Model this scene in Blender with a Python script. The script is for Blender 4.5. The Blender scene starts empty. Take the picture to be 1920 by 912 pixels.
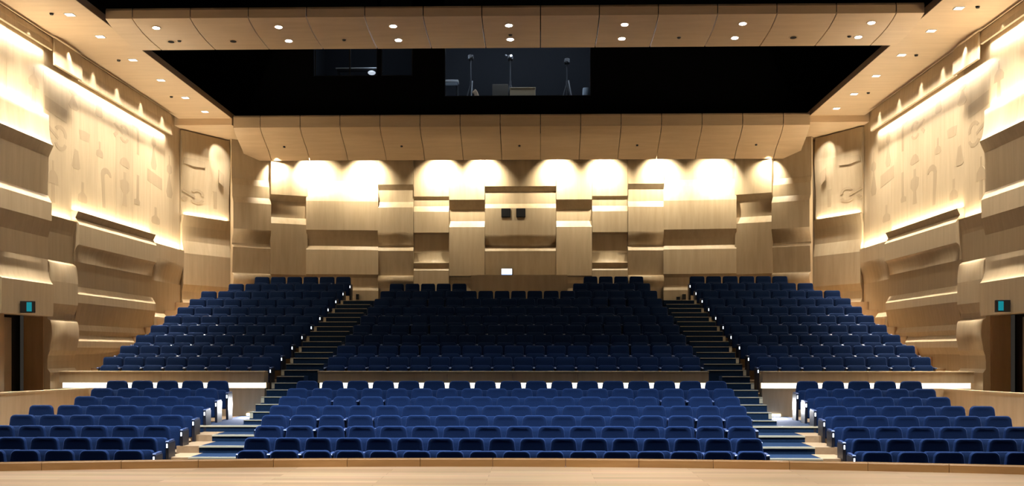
import bpy, bmesh, math, random
from mathutils import Vector, Matrix
random.seed(4)
SC = bpy.context.scene
COL = SC.collection
PI = math.pi

# ------------------------------------------------------------------ camera
F = 2100.0                      # focal length in pixels of a 1920 px wide frame
TH = math.atan(51 / F)          # the photographer looks a little to the left of the hall axis
CX, EYE, HOR = 0.63, 1.55, 660.0
cam_d = bpy.data.cameras.new('camera')
cam_d.sensor_width = 36.0
cam_d.lens = F / 1920 * 36.0
cam_d.shift_y = (HOR - 456) / 1920
cam_d.clip_end = 300
cam = bpy.data.objects.new('camera', cam_d)
cam.location = (CX, 0, EYE)
cam.rotation_euler = (PI / 2, 0, TH)
COL.objects.link(cam)
SC.camera = cam
_c, _s = math.cos(TH), math.sin(TH)


def on_x(px, X):                # depth Y where the sight line of column px meets a wall at X
    t = (px - 960) / F
    return (X - CX) * (_c + t * _s) / (t * _c - _s)


def on_y(px, Y):                # X where it meets a wall at Y
    t = (px - 960) / F
    return CX + Y * (t * _c - _s) / (_c + t * _s)


def zat(py, X, Y):
    return EYE + (HOR - py) * (Y * _c - (X - CX) * _s) / F


# ------------------------------------------------------------------ world, exposure
w = bpy.data.worlds.new('world')
SC.world = w
w.use_nodes = True
bg = w.node_tree.nodes['Background']
bg.inputs[0].default_value = (1.0, 0.85, 0.68, 1)
bg.inputs[1].default_value = 0.03
SC.view_settings.view_transform = 'Standard'
SC.view_settings.look = 'None'
SC.view_settings.gamma = 1
SC.view_settings.use_curve_mapping = False
SC.view_settings.exposure = 0.0

WARM = (1.0, 0.85, 0.60)
WARMW = (1.0, 0.91, 0.76)
COOL = (0.80, 0.90, 1.0)
P_SEAT, P_REFL, P_SOFF, P_WASH, P_COVE, P_PELM, P_STAGE, P_SLOT = 6000, 420, 150, 680, 14, 20, 2150, 110

# ------------------------------------------------------------------ materials


def mat(name, col, rough=0.5, metal=0.0, emit=None, estr=0.0):
    m = bpy.data.materials.new(name)
    m.use_nodes = True
    b = m.node_tree.nodes['Principled BSDF']
    b.inputs['Base Color'].default_value = (*col, 1)
    b.inputs['Roughness'].default_value = rough
    b.inputs['Metallic'].default_value = metal
    if emit:
        b.inputs['Emission Color'].default_value = (*emit, 1)
        b.inputs['Emission Strength'].default_value = estr
    return m


def wood(name, c1, c2, stretch, rough=0.45, vary=0.16, coat=0.0):
    m = mat(name, c1, rough)
    nt = m.node_tree
    N = nt.nodes
    L = nt.links
    b = N['Principled BSDF']
    tc = N.new('ShaderNodeTexCoord')
    mp = N.new('ShaderNodeMapping')
    mp.inputs['Scale'].default_value = stretch
    L.new(tc.outputs['Object'], mp.inputs['Vector'])
    n1 = N.new('ShaderNodeTexNoise')
    n1.inputs['Scale'].default_value = 1.0
    n1.inputs['Detail'].default_value = 5
    n1.inputs['Roughness'].default_value = 0.6
    L.new(mp.outputs[0], n1.inputs['Vector'])
    r = N.new('ShaderNodeValToRGB')
    r.color_ramp.elements[0].position = 0.3
    r.color_ramp.elements[0].color = (*c1, 1)
    r.color_ramp.elements[1].position = 0.7
    r.color_ramp.elements[1].color = (*c2, 1)
    L.new(n1.outputs[0], r.inputs[0])
    oi = N.new('ShaderNodeObjectInfo')
    ma = N.new('ShaderNodeMath')
    ma.operation = 'MULTIPLY_ADD'
    ma.inputs[1].default_value = vary
    ma.inputs[2].default_value = 1 - vary / 2
    L.new(oi.outputs['Random'], ma.inputs[0])
    hs = N.new('ShaderNodeHueSaturation')
    L.new(ma.outputs[0], hs.inputs['Value'])
    L.new(r.outputs[0], hs.inputs['Color'])
    L.new(hs.outputs[0], b.inputs['Base Color'])
    bp = N.new('ShaderNodeBump')
    bp.inputs['Strength'].default_value = 0.04
    bp.inputs['Distance'].default_value = 0.01
    L.new(n1.outputs[0], bp.inputs['Height'])
    L.new(bp.outputs[0], b.inputs['Normal'])
    return m


def fabric(name, c1, c2, scale=60):
    m = mat(name, c1, 0.9)
    nt = m.node_tree
    N = nt.nodes
    L = nt.links
    b = N['Principled BSDF']
    tc = N.new('ShaderNodeTexCoord')
    n1 = N.new('ShaderNodeTexNoise')
    n1.inputs['Scale'].default_value = scale
    n1.inputs['Detail'].default_value = 3
    L.new(tc.outputs['Object'], n1.inputs['Vector'])
    r = N.new('ShaderNodeValToRGB')
    r.color_ramp.elements[0].position = 0.3
    r.color_ramp.elements[0].color = (*c1, 1)
    r.color_ramp.elements[1].position = 0.7
    r.color_ramp.elements[1].color = (*c2, 1)
    L.new(n1.outputs[0], r.inputs[0])
    L.new(r.outputs[0], b.inputs['Base Color'])
    b.inputs['Specular IOR Level'].default_value = 0.15
    b.inputs['Sheen Weight'].default_value = 0.06
    b.inputs['Sheen Tint'].default_value = (0.2, 0.35, 1.0, 1)
    return m


M = {}
M['maple'] = wood('maple_veneer', (0.41, 0.317, 0.20), (0.49, 0.388, 0.258), (7, 7, 0.7))
M['ceil'] = wood('maple_ceiling', (0.61, 0.445, 0.28), (0.69, 0.52, 0.34), (0.8, 6, 6), vary=0.08)
M['honey'] = wood('honey_timber', (0.36, 0.20, 0.075), (0.46, 0.27, 0.115), (0.9, 8, 8), rough=0.35)
M['oak'] = wood('step_timber', (0.30, 0.19, 0.10), (0.38, 0.25, 0.14), (6, 6, 6))
M['motif'] = wood('veneer_inlay', (0.325, 0.247, 0.156), (0.37, 0.287, 0.187), (7, 7, 0.7), vary=0.05)
M['jamb'] = wood('jamb_timber', (0.30, 0.19, 0.095), (0.37, 0.24, 0.125), (7, 7, 0.7))
M['leaf'] = wood('door_veneer', (0.33, 0.25, 0.17), (0.38, 0.29, 0.20), (7, 7, 0.7))
M['black'] = mat('matt_black', (0.0035, 0.0035, 0.0045), 0.9)
M['void'] = mat('black_plaster', (0.0016, 0.0016, 0.0022), 0.95)
M['void'].node_tree.nodes['Principled BSDF'].inputs['Specular IOR Level'].default_value = 0.1
M['dark'] = mat('dark_metal', (0.02, 0.02, 0.022), 0.4, 0.3)
M['gear'] = mat('grey_gear', (0.10, 0.11, 0.13), 0.5)
M['tripod'] = mat('tripod_grey', (0.035, 0.04, 0.048), 0.5)
M['steel'] = mat('pale_steel', (0.35, 0.37, 0.40), 0.4, 0.5)
M['edge'] = mat('soffit_edge_shade', (0.16, 0.10, 0.06), 0.7)  # dark brown puts the unlit edge's shade into the timber colour
M['blue'] = fabric('blue_velvet', (0.0026, 0.0125, 0.050), (0.0040, 0.0180, 0.068))
M['arm'] = mat('armrest_blue', (0.035, 0.06, 0.15), 0.32)
M['shell'] = mat('seat_shell', (0.008, 0.010, 0.02), 0.4)
M['carpet'] = fabric('blue_carpet', (0.004, 0.015, 0.038), (0.007, 0.022, 0.052), 25)
M['nose'] = mat('step_nosing', (0.5, 0.44, 0.31), 0.4)
M['pipeglow'] = mat('aisle_lamp_glint_glow', (1, 1, 1), 0.4, 0, (0.75, 0.87, 1.0), 2.5)  # glow of upper row lamps, also painted reflections on the lower ends
M['led'] = mat('led_strip', (1, 1, 1), 0.4, 0, (1.0, 0.9, 0.68), 3.4)
M['lens'] = mat('lamp_lens', (1, 1, 1), 0.4, 0, (0.93, 0.95, 1.0), 30)
M['lensw'] = mat('lamp_lens_warm', (1, 1, 1), 0.4, 0, (1.0, 0.93, 0.8), 14)
M['teal'] = mat('exit_face', (0.0, 0.1, 0.12), 0.4, 0, (0.0, 0.22, 0.28), 0.8)
M['signwhite'] = mat('lit_sign_face', (1, 1, 1), 0.4, 0, (0.85, 0.93, 1.0), 2.2)
M['signblue'] = mat('lit_sign_band', (0.02, 0.1, 0.4), 0.4, 0, (0.05, 0.25, 0.9), 1.0)
M['room'] = mat('control_room_paint', (0.012, 0.0145, 0.021), 0.9)
M['white'] = mat('white_plastic', (0.75, 0.8, 0.85), 0.5)
M['card'] = mat('cream_card', (0.72, 0.6, 0.4), 0.8)
M['paper'] = mat('beige_paper', (0.75, 0.55, 0.38), 0.8)
M['greybag'] = mat('grey_bag', (0.35, 0.42, 0.5), 0.7)
M['taupe'] = mat('taupe_board', (0.10, 0.09, 0.075), 0.8)

# thin glass
g = bpy.data.materials.new('window_glass')
g.use_nodes = True
nt = g.node_tree
nt.nodes.clear()
o_ = nt.nodes.new('ShaderNodeOutputMaterial')
mx = nt.nodes.new('ShaderNodeMixShader')
tr = nt.nodes.new('ShaderNodeBsdfTransparent')
tr.inputs[0].default_value = (0.9, 0.93, 0.96, 1)
gl = nt.nodes.new('ShaderNodeBsdfGlossy')
gl.inputs['Roughness'].default_value = 0.02
fr = nt.nodes.new('ShaderNodeFresnel')
fr.inputs[0].default_value = 1.45
nt.links.new(fr.outputs[0], mx.inputs[0])
nt.links.new(tr.outputs[0], mx.inputs[1])
nt.links.new(gl.outputs[0], mx.inputs[2])
nt.links.new(mx.outputs[0], o_.inputs[0])
M['glass'] = g

# stage boards: narrow planks running across the stage
m = mat('stage_boards', (0.6, 0.45, 0.3), 0.38)
nt = m.node_tree
N, L = nt.nodes, nt.links
tc = N.new('ShaderNodeTexCoord')
br = N.new('ShaderNodeTexBrick')
br.inputs['Color1'].default_value = (0.58, 0.44, 0.31, 1)
br.inputs['Color2'].default_value = (0.80, 0.63, 0.47, 1)
br.inputs['Mortar'].default_value = (0.42, 0.29, 0.18, 1)
br.inputs['Scale'].default_value = 1
br.inputs['Mortar Size'].default_value = 0.003
br.inputs['Bias'].default_value = -0.1
br.inputs['Brick Width'].default_value = 2.6
br.inputs['Row Height'].default_value = 0.22
L.new(tc.outputs['Object'], br.inputs['Vector'])
mp = N.new('ShaderNodeMapping')
mp.inputs['Scale'].default_value = (0.5, 9, 1)
L.new(tc.outputs['Object'], mp.inputs['Vector'])
n1 = N.new('ShaderNodeTexNoise')
n1.inputs['Scale'].default_value = 2
n1.inputs['Detail'].default_value = 5
L.new(mp.outputs[0], n1.inputs['Vector'])
mi = N.new('ShaderNodeMix')
mi.data_type = 'RGBA'
mi.blend_type = 'MULTIPLY'
mi.inputs[0].default_value = 0.35
L.new(br.outputs[0], mi.inputs[6])
L.new(n1.outputs[1], mi.inputs[7])
hs = N.new('ShaderNodeHueSaturation')
hs.inputs['Value'].default_value = 1.2
L.new(mi.outputs[2], hs.inputs['Color'])
L.new(hs.outputs[0], N['Principled BSDF'].inputs['Base Color'])
M['stage'] = m

# ------------------------------------------------------------------ builders


def tag(o, label=None, cat=None, group=None, kind=None):
    if label:
        o['label'] = label
    if cat:
        o['category'] = cat
    if group:
        o['group'] = group
    if kind:
        o['kind'] = kind
    return o


def put(name, me, m=None, parent=None):
    o = bpy.data.objects.new(name, me)
    if m is not None and me is not None and not me.materials:
        me.materials.append(M[m] if isinstance(m, str) else m)
    COL.objects.link(o)
    if parent:
        o.parent = parent
    return o


def empty(name, loc=(0, 0, 0)):
    o = bpy.data.objects.new(name, None)
    o.empty_display_size = 0.2
    o.location = loc
    COL.objects.link(o)
    return o


def mesh(name, verts, faces, smooth=None):
    me = bpy.data.meshes.new(name)
    me.from_pydata([tuple(v) for v in verts], [], faces)
    me.validate()
    bm = bmesh.new()
    bm.from_mesh(me)
    bmesh.ops.recalc_face_normals(bm, faces=bm.faces)
    bm.to_mesh(me)
    bm.free()
    if smooth:
        for p in me.polygons:
            p.use_smooth = True
        me.set_sharp_from_angle(angle=math.radians(smooth))
    me.update()
    return me


class MB:
    def __init__(s):
        s.v, s.f = [], []

    def add(s, v, f):
        n = len(s.v)
        s.v += [tuple(x) for x in v]
        s.f += [tuple(i + n for i in q) for q in f]
        return s

    def box(s, x0, x1, y0, y1, z0, z1):
        v = [(x0, y0, z0), (x1, y0, z0), (x1, y1, z0), (x0, y1, z0), (x0, y0, z1), (x1, y0, z1), (x1, y1, z1), (x0, y1, z1)]
        return s.add(v, [(0, 3, 2, 1), (4, 5, 6, 7), (0, 1, 5, 4), (1, 2, 6, 5), (2, 3, 7, 6), (3, 0, 4, 7)])

    def prism(s, pts, axis, a, b):
        """polygon pts in the two other axes, pushed along axis from a to b"""
        def P(p, t):
            if axis == 'x':
                return (t, p[0], p[1])
            if axis == 'y':
                return (p[0], t, p[1])
            return (p[0], p[1], t)
        n = len(pts)
        v = [P(p, a) for p in pts] + [P(p, b) for p in pts]
        f = [tuple(range(n)), tuple(range(2 * n - 1, n - 1, -1))]
        f += [(i, (i + 1) % n, n + (i + 1) % n, n + i) for i in range(n)]
        return s.add(v, f)

    def tube(s, p, q, r0, r1=None, n=8):
        r1 = r0 if r1 is None else r1
        p, q = Vector(p), Vector(q)
        d = (q - p).normalized()
        a = d.orthogonal().normalized()
        b = d.cross(a)
        v = [p + (a * math.cos(t) + b * math.sin(t)) * r0 for t in [2 * PI * i / n for i in range(n)]]
        v += [q + (a * math.cos(t) + b * math.sin(t)) * r1 for t in [2 * PI * i / n for i in range(n)]]
        f = [tuple(range(n)), tuple(range(2 * n - 1, n - 1, -1))] + [(i, (i + 1) % n, n + (i + 1) % n, n + i) for i in range(n)]
        return s.add(v, f)

    def build(s, name, m=None, parent=None, smooth=None, bevel=0):
        o = put(name, mesh(name, s.v, s.f, smooth), m, parent)
        if bevel:
            md = o.modifiers.new('bevel', 'BEVEL')
            md.width = bevel
            md.segments = 2
            md.limit_method = 'ANGLE'
        return o


def boxo(name, b, m, parent=None, bevel=0):
    return MB().box(*b).build(name, m, parent, bevel=bevel)


def light(kind, name, loc, energy, col, parent=None, aim=None, **kw):
    d = bpy.data.lights.new(name, kind)
    d.energy = energy
    d.color = col
    for k, v in kw.items():
        setattr(d, k, v)
    o = bpy.data.objects.new(name, d)
    o.location = loc
    if aim is not None:
        o.rotation_euler = (Vector(aim) - Vector(loc)).to_track_quat('-Z', 'Y').to_euler()
    COL.objects.link(o)
    if parent:
        o.parent = parent
        o.matrix_parent_inverse = Matrix.Translation(-Vector(parent.location))
    return o


ORD = ['first', 'second', 'third', 'fourth', 'fifth', 'sixth', 'seventh', 'eighth', 'ninth', 'tenth', 'eleventh', 'twelfth',
       'thirteenth', 'fourteenth', 'fifteenth', 'sixteenth', 'seventeenth', 'eighteenth', 'nineteenth', 'twentieth']

# ------------------------------------------------------------------ key dimensions
WX, IX = 10.9, 9.09             # side wall, inner soffit edge
SOF = 8.93
YC = 35.75                      # where side walls turn to the corner panels
YV = 36.2                       # black wall of the void above the rear ceiling

# ------------------------------------------------------------------ stage
st = MB()
arc = []
R = 28.6
for i in range(41):
    x = -13 + 26 * i / 40
    arc.append((x, 15.07 - (R - math.sqrt(R * R - x * x))))
ring = arc + [(13, -4), (-13, -4)]
st.prism(ring, 'z', -1.3, 0.0)
tag(st.build('stage_floor', 'stage'), 'pale timber stage floor of narrow boards in the foreground', None, kind='structure')
curb = empty('trim_1', (0, 15.07, 0))
tag(curb, 'low honey timber curb along the curved stage edge', None, kind='structure')
xs = []
x = 0.98 * -13 - 3.30 + 0.98 * 3
joints = [-12.9] + [on_y(512, 14.9) + 0.978 * k for k in range(-9, 18)] + [12.9]
joints = [j for j in joints if -12.95 < j < 12.95]
joints = sorted(joints)


def arcy(x):
    return 15.07 - (R - math.sqrt(R * R - x * x))


for a, b in zip(joints[:-1], joints[1:]):
    if b - a < 0.05:
        continue
    mb = MB()
    pr = [(0.0, 0.0), (0.0, 0.095), (0.012, 0.107), (0.12, 0.107), (0.12, -1.3), (0.0, -1.3)]
    vs = []
    ss = [a + 0.003, (a + b) / 2, b - 0.003]
    for x in ss:
        nx, ny = x / R, math.sqrt(1 - (x / R) ** 2)
        for (o, z) in pr:
            vs.append((x + nx * o, arcy(x) + ny * (o - 0.0), z))
    n = len(pr)
    fs = [tuple(range(n)), tuple(range(3 * n - 1, 2 * n - 1, -1))]
    for k in range(2):
        for i in range(n):
            fs.append((k * n + i, k * n + (i + 1) % n, (k + 1) * n + (i + 1) % n, (k + 1) * n + i))
    mb.add([(v[0], v[1] - 15.07, v[2]) for v in vs], fs)
    mb.build('curb_segment', 'honey', curb)

# ------------------------------------------------------------------ floors and terraces
T = 0.97
LOW_D = [18.0 + T * k for k in range(8)]
LOW_F = [-0.90 + 0.1355 * k for k in range(8)]
UP_D = [27.2 + T * k for k in range(10)]
UP_F = [0.565 + 0.2825 * k for k in range(10)]
fl = empty('floor', (0, 16, -1.0))
tag(fl, 'stepped auditorium floor under the seating', None, kind='structure')


def fbox(name, b, m):
    return MB().box(b[0], b[1], b[2] - 16, b[3] - 16, b[4] + 1, b[5] + 1).build(name, m, fl)


fbox('pit_floor', (-13, 13, 13.6, 17.25, -1.5, LOW_F[0]), 'carpet')
LAND = 0.05
for k in range(8):
    y0, y1 = LOW_D[k] - 0.75, LOW_D[k] + 0.22 if k < 7 else 26.0
    hw = 4.45 + 0.06 * k
    fbox('terrace', (-hw, hw, y0, y1, -1.5, LOW_F[k]), 'carpet')
    e = 5.55 + 0.07 * k
    for s in (-1, 1):
        a, b = sorted((s * e, s * 10.9))
        fbox('terrace', (a, b, y0, y1, -1.5, LOW_F[k]), 'oak')
for s in (-1, 1):
    # cross passage by the side doors
    a, b = sorted((s * 10.4, s * 13.2))
    fbox('passage_floor', (a, b, 17, 26.3, -1.5, -0.05), 'oak')
for k in range(10):
    y0, y1 = UP_D[k] - 0.75, UP_D[k] + 0.22 if k < 9 else 38.5
    y0 = 26.35 if k == 0 else y0
    fbox('terrace', (-4.62 + 0.04 * k, 4.62 - 0.04 * k, y0, y1, -1.5, UP_F[k]), 'carpet')
    for s in (-1, 1):
        a, b = sorted((s * 5.52, s * 11.4))
        fbox('terrace', (a, b, y0, y1, -1.5, UP_F[k]), 'jamb')

# aisle stairs: lower flight of wide steps, landing, steep upper flight
for s, side in ((-1, 'left'), (1, 'right')):
    low = empty('aisle_steps', (s * 5.1, 18, -0.9))
    tag(low, 'wide blue carpeted steps with pale nosings in the %s lower aisle' % side, 'steps', 'aisle stairs')
    levels = [(17.2, -0.70), (18.6, -0.46), (19.74, -0.33), (20.6, -0.20), (21.67, -0.075), (22.55, LAND)]
    for i, (y, z) in enumerate(levels):
        y1 = levels[i + 1][0] if i + 1 < len(levels) else 26.0
        xi, xo = 4.40 + 0.06 * i, 5.46 + 0.07 * i
        if i == len(levels) - 1:
            xo = 6.35
        a, b = sorted((s * xi, s * xo))
        stp = MB().box(a - s * 5.1, b - s * 5.1, y - 18, y1 - 18, -0.6, z + 0.9).build('step', 'carpet', low)
        MB().box(a - s * 5.1, b - s * 5.1, y - 18 - 0.012, y - 18 + 0.05, z + 0.9 - 0.025, z + 0.9 + 0.006).build('nosing', 'nose', stp)
        if i < len(levels) - 1:
            a2, b2 = sorted((s * xo, s * (xo + 0.42)))
            MB().box(a2 - s * 5.1, b2 - s * 5.1, y - 18, y1 - 18, -0.6, z + 0.9 + 0.002).build('timber_side', 'oak', stp)
    up = empty('aisle_stairs', (s * 5.0, 23.1, LAND))
    tag(up, 'steep dark stairs with pale edged treads in the %s upper aisle' % side, 'stairs', 'aisle stairs')
    n = 22
    for i in range(n):
        y = 23.1 + 0.485 * i
        z = 0.13 + 0.1405 * i
        y1 = y + 0.485 if i < n - 1 else 36.9
        xo, xi = 5.50, 4.62 - 0.02 * max(0, i - 6)
        if y < 26.2:
            xi = 4.86
        if i >= 16:
            xo = 5.50 - 0.035 * (i - 15)
        a, b = sorted((s * xi, s * xo))
        ox, oy, oz = s * 5.0, 23.1, LAND
        stp = MB().box(a - ox, b - ox, y - oy, y1 - oy, -1.2, z - oz).build('step', 'carpet', up)
        MB().box(a - ox, b - ox, y - oy - 0.01, y - oy + 0.035, z - oz - 0.010, z - oz + 0.004).build('nosing', 'nose', stp)
        if i % 2 == 1:
            a2, b2 = sorted((s * xo, s * (xo - 0.07)))
            MB().box(a2 - ox, b2 - ox, y - oy - 0.012, y - oy - 0.002, z - oz - 0.13, z - oz - 0.02).build('edge_return', 'nose', stp)

# parapets in front of the upper tier


def parapet(x0, x1, label, split, foot=None):
    root = empty('parapet', ((x0 + x1) / 2, 26.1, LAND))
    tag(root, label, None, kind='structure')
    ox, oy, oz = (x0 + x1) / 2, 26.1, LAND
    b = lambda n, x0, x1, y0, y1, z0, z1, m: MB().box(x0 - ox, x1 - ox, y0 - oy, y1 - oy, z0 - oz, z1 - oz).build(n, m, root)
    b('lower_panel', x0, x1, 26.0, 26.3, -0.3, 0.70, 'maple')
    b('light_strip', x0 + 0.02, x1 - 0.02, 26.14, 26.2, 0.70, 0.825, 'led')
    b('back_panel', x0, x1, 26.2, 26.35, -0.3, 1.05, 'maple')
    if foot:
        b('floor_strip', foot[0], foot[1], 25.975, 26.0, LAND + .005, LAND + .06, 'led')
        light('AREA', 'foot_lamp', ((foot[0] + foot[1]) / 2, 25.93, LAND + .26), 26, (.95, .96, 1), aim=((foot[0] + foot[1]) / 2, 25.35, LAND), shape='RECTANGLE', size=foot[1] - foot[0], size_y=.04, spread=math.radians(100))
    for i in range(split):
        a, c = x0 + (x1 - x0) * i / split, x0 + (x1 - x0) * (i + 1) / split
        b('upper_panel', a + 0.004, c - 0.004, 25.98, 26.3, 0.825, 1.07, 'maple')
    b('cap', x0, x1, 25.96, 26.36, 1.07, 1.095, 'maple')


parapet(-4.53, 4.55, 'long timber parapet with lit strip behind the centre block', 6)
parapet(-10.62, -5.78, 'timber parapet with lit strip behind the left lower block', 2, (-6.2, -5.79))
parapet(5.78, 10.62, 'timber parapet with lit strip behind the right lower block', 2, (5.79, 6.2))
# balustrades beside the lower side blocks
for s, side in ((-1, 'left'), (1, 'right')):
    pts = [(s * 9.98, 25.98), (s * 10.62, 23.0), (s * 11.3, 19.5)]
    root = empty('balustrade', (s * 10.3, 24, 0))
    tag(root, 'plain timber balustrade with pale cap along the %s side passage' % side, None, kind='structure')
    for p, q in zip(pts[:-1], pts[1:]):
        d = (Vector(q) - Vector(p)).normalized()
        nn = Vector((-d.y, d.x)) * 0.06
        for nm, z0, z1, e in (('balustrade_panel', -0.9, 0.67, 1.0), ('cap', 0.67, 0.70, 1.5)):
            poly = [Vector(p) + nn * e, Vector(q) + nn * e, Vector(q) - nn * e, Vector(p) - nn * e]
            MB().prism([(v.x - s * 10.3, v.y - 24) for v in poly], 'z', z0, z1).build(nm, 'maple', root)

# ------------------------------------------------------------------ relief panels
CV = 'c'


def smooth_curve(p, q, kind, n=8):
    """p,q = (z, off) going down; convex: swells out quickly, concave: slowly"""
    out = []
    for i in range(1, n + 1):
        t = i / n
        if kind == 'convex':
            zz, oo = 1 - math.cos(t * PI / 2), math.sin(t * PI / 2)
        elif kind == 'concave':
            zz, oo = math.sin(t * PI / 2), 1 - math.cos(t * PI / 2)
        else:
            zz, oo = t, 0.5 - 0.5 * math.cos(PI * t)
        out.append((p[0] + (q[0] - p[0]) * zz, p[1] + (q[1] - p[1]) * oo))
    return out


def column(name, A, B, prof, zf, k, parent, m='maple', back=0.12, gap=0.006):
    """relief panel between plan points A and B; prof = [(y, off[, kind])...] from the top down; zf(y) -> height"""
    A, B = Vector(A), Vector(B)
    d = (B - A).normalized()
    nrm = Vector((d.y, -d.x))
    if nrm.dot(Vector((0, 20)) - A) < 0:
        nrm = -nrm
    A, B = A + d * gap, B - d * gap
    pts, curved = [], set()
    for p in prof:
        q = (zf(p[0]), p[1] * k)
        if len(p) > 2 and pts:
            n0 = len(pts) - 1
            pts += smooth_curve(pts[-1], q, p[2])
            curved.update(range(n0, len(pts) - 1))
        else:
            pts.append(q)
    vs = []
    n = len(pts)
    for E in (A, B):
        for z, o in pts:
            P = E + nrm * o
            vs.append((P.x, P.y, z))
        for z in (pts[-1][0], pts[0][0]):
            P = E - nrm * back
            vs.append((P.x, P.y, z))
    t = n + 2
    fs = [(i, i + 1, t + i + 1, t + i) for i in range(t - 1)] + [(t - 1, 0, t, 2 * t - 1)]
    fs += [tuple(range(t)), tuple(range(2 * t - 1, t - 1, -1))]
    me = mesh(name, vs, fs)
    for i, p in enumerate(me.polygons):
        p.use_smooth = i in curved
    return put(name, me, m, parent)


KS, KB = 0.36, 0.60
# back wall, left half measured, mirrored to the right
BY = {437: 36.2, 505: 36.9, 575: 37.5, 710: 37.8, 777: 37.8, 843: 37.8, 910: 37.8, 977: 37.8}
MIR = {437: 1525, 505: 1450, 575: 1381, 710: 1244, 777: 1177, 843: 1110, 910: 1043}
BX = {p: (on_y(MIR[p], BY[p]) - on_y(p, BY[p])) / 2 for p in MIR}
wb = boxo('wall_back', (-11.5, 11.5, 38.35, 38.6, 0, 9.4), 'maple')
tag(wb, 'rear wall of staggered timber relief panels', None, kind='structure')
prof_back = {
    (437, 505): [(262, 0), (335, 0), (347, .12), (369, .12), (380.5, .3), (430, .3), (456, .06, 's'), (459, .05), (464, .22), (512, .1), (514, .22), (524, .34, 'convex'), (540, .15, 's'), (620, .15)],
    (505, 575): [(262, .3), (366, .3), (377, .02), (407.5, 0), (420, .28), (515, .22), (520, .08), (620, .08)],
    (575, 710): [(262, 0), (338, 0), (350, .12), (378, .36), (432, .36), (449, .16), (461, .1), (469, .32), (515, .36), (521, .18), (536, .18), (545, .32), (620, .28)],
    (710, 777): [(262, .36), (347, .36), (357, .16), (379, .16), (390, .36), (436, .36), (462, .06, 's'), (471, .32), (517, .12), (518, .26), (527, .38, 'convex'), (541, .12, 's'), (620, .12)],
    (777, 843): [(262, .22), (369, .22), (374, .1), (387, .1), (398, .32), (437, .32), (440, .06), (474, .04), (494, .32, 'concave'), (503, .2), (508, .32), (620, .32)],
    (843, 910): [(262, .36), (376, .36), (393, .06), (415, .06), (427, .32), (518, .32), (520, .14), (526, .14), (532, .2), (620, .2)],
}
zb = lambda y: zat(y, 0, 37.7)
edges = [437, 505, 575, 710, 777, 843, 910]
for a, b in zip(edges[:-1], edges[1:]):
    ym = (BY[a] + BY[b]) / 2
    zf = lambda y, ym=ym: zat(y, CX, ym)
    for s in (-1, 1):
        column('relief_panel', (s * BX[a], BY[a]), (s * BX[b], BY[b]), prof_back[(a, b)], zf, KB, wb)
column('relief_panel', (-BX[910], 37.8), (BX[910], 37.8),
       [(262, .36), (351, .36), (360, .12), (383, .12), (392, .36), (441, .36), (463, .06, 's'), (472, .34), (517, .22), (620, .22)],
       lambda y: zat(y, CX, 37.8), KB, wb)

# side walls
prof_side = {
    'A': [(215, 0.2), (217, .3), (273.5, .62, 'concave'), (295, .3), (367, .25), (381, .5), (415, .5), (446, .25), (487, .25), (534, .62, 'concave'), (594, .6)],
    'B': [(410, .34), (432, .14), (439, .1), (491, .1), (494, .22), (530, .42, 'convex'), (571, .42), (589, .2), (600, .2), (602, .34), (628, .5, 'convex'), (658, .36, 's'), (667, .24), (677, .2), (691, .2), (698, .38), (790, .38)],
    'C': [(396, .42), (408, .22), (421, .5), (459, .5), (490, .1, 'convex'), (537, .1), (552, .4), (568, .4), (609, .12), (620, .25), (629, .14), (640, .36), (652, .36), (665, .18), (790, .18)],
    'D': [(463, .34), (490, .32), (530, .0, 's'), (589, .0), (597, .25), (640, .25), (720, .2)],
    'E': [(411, .34), (430, .16), (457, .16), (480, .34), (537, .34), (550, .14), (564, .14), (572, .34), (660, .34)],
}
yA0, yA, yB, yC = 23.3, on_x(83, -WX), on_x(135, -WX), on_x(283, -WX)
EC = (9.9, 37.75)
ref = {'A': yA, 'B': (yA + yB) / 2, 'C': yB, 'D': on_x(310, -WX)}
span = {'A': (yA0, yA), 'B': (yA, yB), 'C': (yB, yC), 'D': (yC, YC)}
HEADZ = 8.24


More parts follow.
